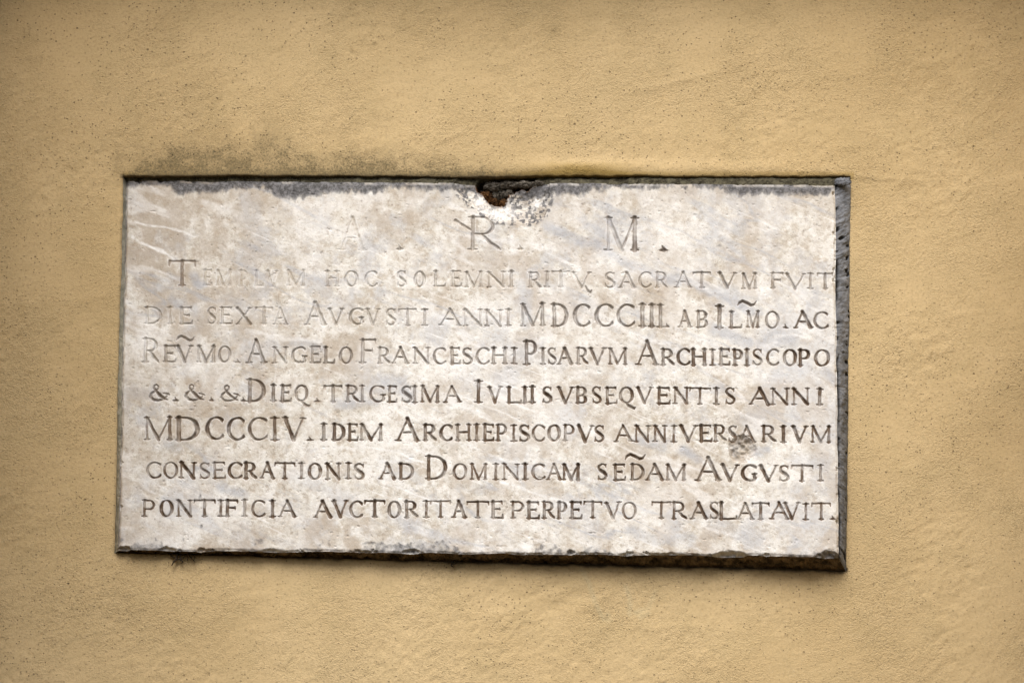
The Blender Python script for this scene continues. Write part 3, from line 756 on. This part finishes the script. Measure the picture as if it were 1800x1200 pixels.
grime = np.maximum(grime, .72 * (1 - sstep(bb - 6, bb + 6, db0 + 13 * (fbm(fx, fy, 10, 4, 146) - .5))) * (0.25 + 1.2 * fbm(fx, fy, 8, 4, 147)))
grime = np.maximum(grime, .8 * (1 - sstep(0, 4, dl0 + 4 * (fbm(fx, fy, 12, 3, 148) - .5))))
for xx, yy, w, hh, k in ((845, 945, 2.6, 20, .45), (1043, 940, 2.2, 22, .4), (806, 950, 2.6, 12, .3), (354, 925, 4, 9, .6), (352, 872, 4, 8, .7), (330, 880, 6, 5, .4), (322, 948, 3.5, 8, .6), (214, 950, 5, 9, .7),
                          (209, 928, 3.5, 8, .6), (340, 925, 4, 4, .4), (1038, 802, 2, 6, .5), (1322, 460, 2, 6, .5), (1265, 432, 8, 5, .55), (1300, 378, 9, 14, .45), (1308, 395, 14, 8, .4), (1420, 402, 5, 6, .35), (1180, 352, 12, 8, .4), (1160, 362, 8, 5, .4), (1430, 345, 20, 7, .35), (694, 865, 1.4, 9, .5), (350, 356, 4, 3, .5), (492, 395, 3, 3, .5), (845, 512, 3, 8, .3)):
    grime = np.maximum(grime, k * np.exp(-(((fx - xx) / w) ** 2 + ((fy - yy) / hh) ** 2)) * (0.6 + .8 * fbm(fx, fy, 6, 2, 149)))
grime = np.maximum(grime, chip * .95 * sstep(.45, .57, frag) * (1 - np.clip(white * .6, 0, 1)))
rim = np.exp(-((bowl + 2) / 6.0) ** 2)
grime = np.maximum(grime, rim * .9 * sstep(.48, .60, fbm(fx, fy, 5, 3, 150)) * (fy > 326))
grime = np.maximum(grime, chip * .75 * np.exp(-(((fx - 930) / 15) ** 2 + ((fy - 372) / 14) ** 2)) * sstep(.35, .6, frag + .1))
grime = np.maximum(grime, chip * .55 * np.exp(-(((fx - 922) / 10) ** 2 + ((fy - 350) / 16) ** 2)))
warm += .5 * sstep(-1, 3, cr)
grime = np.maximum(grime, .62 * np.exp(-(((fx - 1292) / 13) ** 2 + ((fy - 792) / 20) ** 2)) * sstep(-1, 3, cr))
grime = np.maximum(grime, .42 * sstep(-1, 3, cr) * sstep(.5, .62, fbm(fx, fy, 8, 3, 151)))
dirt = np.maximum(dirt, .38 * sstep(-2, 2, cr) * sstep(.42, .6, fbm(fx, fy, 11, 3, 152)))
rust = sstep(-1, 3, notch) * (fy > 322)
lip = np.exp(-((notch + 1.5) / 2.0) ** 2) * (fx > 862) * (fx < 890)
dirt = np.maximum(dirt, .5 * lip)
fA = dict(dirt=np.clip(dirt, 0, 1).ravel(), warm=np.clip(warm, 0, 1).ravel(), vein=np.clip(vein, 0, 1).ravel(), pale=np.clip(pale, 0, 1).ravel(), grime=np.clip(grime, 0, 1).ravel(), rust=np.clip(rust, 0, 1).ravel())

def lump(centre, radii, seed, n=72, amp=.62):
    th = np.linspace(0, math.pi, n // 2 + 1); ph = np.linspace(0, 2 * math.pi, n + 1)
    TH, PH = np.meshgrid(th, ph)
    nz = fbm(PH * 0 + np.sin(TH) * np.cos(PH) * 60, np.sin(TH) * np.sin(PH) * 60 + np.cos(TH) * 83, 16, 5, seed, gain=.62)
    r = 1 + amp * 2 * (nz - .5)
    x = radii[0] * r * np.sin(TH) * np.cos(PH); z = radii[2] * r * np.sin(TH) * np.sin(PH); y = radii[1] * r * np.cos(TH)
    V = np.stack([x, y, z], -1).reshape(-1, 3) + np.asarray(centre)[None, :]
    return V, grid_faces(n // 2 + 1, n + 1), {}

# strips between the marble face and the plaster
plaque = bpy.data.objects.new('marble_plaque', None)
pb = on_wall([840], [985])[0]
plaque.location = pb
scene.collection.objects.link(plaque)
plaque['label'] = 'white marble plaque carved with Latin inscription, chipped at its top edge'
plaque['category'] = 'plaque'
bpy.context.view_layer.update()
OFF = pb[None, :]

V3 = Vf.reshape(NVF, NUF, 3)
def strip(edge, y_out, bulge, noise_amp, seed, n=16, hole=0.0, crack=False):
    s = np.linspace(0, 1, NUF if edge in 'TB' else NVF)
    if edge == 'T': inner, u, v = V3[0], UL + s * (UR - UL), np.full_like(s, VT)
    if edge == 'B': inner, u, v = V3[-1], UL + s * (UR - UL), np.full_like(s, VB)
    if edge == 'L': inner, u, v = V3[:, 0], np.full_like(s, UL), VT + s * (VB - VT)
    if edge == 'R': inner, u, v = V3[:, -1], np.full_like(s, UR), VT + s * (VB - VT)
    ox, oy = outer_xy(u, v)
    outer = on_wall(ox, oy, y_out)
    t = np.linspace(0, 1, n)[None, :, None]
    P = inner[:, None, :] * (1 - t) + outer[:, None, :] * t
    along = np.repeat((u if edge in 'TB' else v)[:, None], n, 1); across = np.repeat(np.linspace(0, 24, n)[None, :], len(s), 0)
    nz = (fbm(along, across, 14, 4, seed) - .5) * 2 + (fbm(along, across, 5, 2, seed + 3) - .5)
    w = np.sin(np.pi * np.linspace(0, 1, n))[None, :] ** .7
    hl = sstep(.72, .80, fbm(along, across, 10, 2, seed + 5)) if hole else np.zeros_like(nz)
    if crack: hl = np.maximum(hl, (1 - sstep(1.5, 5.5, across + 5 * (fbm(along, across, 12, 3, seed + 9) - .5))) * sstep(.40, .55, fbm(along, across * 0, 60, 3, seed + 8)))
    dirv = {'T': (0, -.6, .8), 'B': (0, -.5, -.85), 'L': (-.6, -.8, 0), 'R': (.75, -.66, 0)}[edge]
    endt = np.minimum(1, np.minimum(np.arange(len(s)), np.arange(len(s))[::-1]) / 14.0)[:, None]
    P = P + (endt * w * (bulge + noise_amp * nz - hole * hl))[:, :, None] * np.array(dirv)[None, None, :]
    outd = np.array({'T': (0, .012, .010), 'B': (0, .012, -.010), 'L': (-.010, .012, 0), 'R': (.010, .012, 0)}[edge])
    P = np.concatenate([P, (outer + outd[None, :])[:, None, :]], 1)
    hl = np.concatenate([hl, hl[:, -1:] * 0], 1)
    F = grid_faces(n + 1, len(s), flip=edge in 'BR')
    return P.reshape(-1, 3), F, dict(grime=hl.ravel())

Vt, Ft, At = strip('T', 0.008, 0.0, 0.0022, 201)
Vl, Fl, Al = strip('L', 0.003, 0.001, 0.0016, 221, n=10)
Vr, Fr, Ar = strip('R', 0.003, 0.003, 0.0022, 231, n=18, hole=0.004, crack=True)
Vb, Fb, Ab = strip('B', 0.004, -0.002, 0.0065, 241, n=20)

FF = grid_faces(NUF, NVF)
fr = rowid.ravel()[FF].max(1)
# slab: the face without its engraved cuts
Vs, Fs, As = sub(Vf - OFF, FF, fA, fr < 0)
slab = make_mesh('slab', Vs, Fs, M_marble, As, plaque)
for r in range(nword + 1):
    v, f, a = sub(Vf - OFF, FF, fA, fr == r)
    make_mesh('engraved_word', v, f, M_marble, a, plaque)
make_mesh('broken_underside', Vb - OFF, Fb, M_under, Ab, plaque)
make_mesh('mossy_joint', Vt - OFF, Ft, M_moss, At, plaque)
make_mesh('mortar_joint', Vl - OFF, Fl, M_lime, Al, plaque)
for cxy, rad, sd_ in (((1481, 320), (.013, .004, .007), 351),):
    v, f, _ = lump(on_wall([cxy[0]], [cxy[1]], -.014)[0], rad, sd_)
    Vr, Fr, Ar = join([(Vr, Fr, Ar), (v, f, dict(grime=np.zeros(len(v))))])
make_mesh('cement_edge', Vr - OFF, Fr, M_cement, Ar, plaque)

# ------------------------------------------------------------------ lumps and roots
def face_pt(px_, py_, dmm=0.0):
    return ray_plane([px_], [py_], FN, FD)[0] - FN * dmm * .001
pv = [lump(face_pt(866, 321, 22), (.017, .010, .008), 301), lump(face_pt(893, 319, 20), (.019, .009, .007), 302), lump(face_pt(921, 320, 14), (.017, .007, .006), 303),
      lump(face_pt(874, 333, 30), (.012, .010, .010), 304), lump(face_pt(945, 320, 10), (.012, .006, .005), 305), lump(face_pt(890, 332, 27), (.011, .008, .008), 307)]
v, f, _ = join(pv)
make_mesh('mortar_patch', v - OFF, f, M_patch, {}, plaque)
rv = [lump(face_pt(853, 338, 26), (.013, .009, .010), 311), lump(face_pt(868, 347, 30), (.013, .008, .009), 312), lump(face_pt(884, 350, 26), (.008, .007, .008), 313)]
v, f, _ = join(rv)
make_mesh('rusted_cramp', v - OFF, f, M_rust, {}, plaque)

def tube(pts, rads, k=6):
    pts = np.array(pts, float); V = []; n = len(pts)
    for i in range(n):
        d = pts[min(i + 1, n - 1)] - pts[max(i - 1, 0)]; d /= np.linalg.norm(d) + 1e-12
        a = np.cross(d, [0.31, .9, .2]); a /= np.linalg.norm(a); b = np.cross(d, a)
        for j in range(k):
            q = 2 * math.pi * j / k
            V.append(pts[i] + rads[i] * (a * math.cos(q) + b * math.sin(q)))
    F = [(i * k + j, i * k + (j + 1) % k, (i + 1) * k + (j + 1) % k, (i + 1) * k + j) for i in range(n - 1) for j in range(k)]
    return np.array(V), np.array(F), {}

def roots(name, strands, label):
    parts = []
    for pts, r0 in strands:
        P = [on_wall([x], [y], -dep)[0] for x, y, dep in pts]
        fine, rr = [], []
        for i in range(len(P) - 1):
            for q in range(6):
                t = q / 6; p = P[i] * (1 - t) + P[i + 1] * t
                fine.append(p + np.array([rng.uniform(-1, 1), rng.uniform(-.5, .5), rng.uniform(-1, 1)]) * .0007)
        fine.append(P[-1])
        rr = [r0 * (1 - .65 * i / (len(fine) - 1)) for i in range(len(fine))]
        parts.append(tube(fine, rr))
    v, f, _ = join(parts)
    c = on_wall([strands[0][0][0][0]], [strands[0][0][0][1]])[0]
    o = make_mesh(name, v - c[None, :], f, M_root, {})
    o.location = c
    o['label'] = label; o['category'] = 'weed'
    return o
roots('dry_weed', [([(311, 974, .006), (309, 984, .010), (304, 988, .011), (302, 994, .010)], 0.0024), ([(318, 974, .006), (316, 982, .009), (322, 986, .010), (318, 990, .009)], 0.0018),
                   ([(312, 982, .009), (320, 981, .009), (326, 977, .007)], 0.0016), ([(300, 975, .006), (306, 980, .008), (312, 978, .006)], 0.0015),
                   ([(334, 976, .006), (338, 982, .008), (343, 988, .008)], 0.0014), ([(328, 974, .005), (331, 980, .008), (329, 985, .008)], 0.0014), ([(343, 977, .005), (340, 985, .007)], 0.0012)],
      'tangle of dry dark weed roots hanging under the left end of the plaque')
roots('dry_weed', [([(798, 986, .008), (794, 990, .010), (793, 993, .010), (797, 997, .010)], .0020), ([(795, 990, .010), (790, 985, .006)], 0.0018), ([(797, 992, .010), (803, 988, .007), (810, 986, .006)], 0.0012)],
      'short curled dry weed stub hanging under the middle of the plaque')
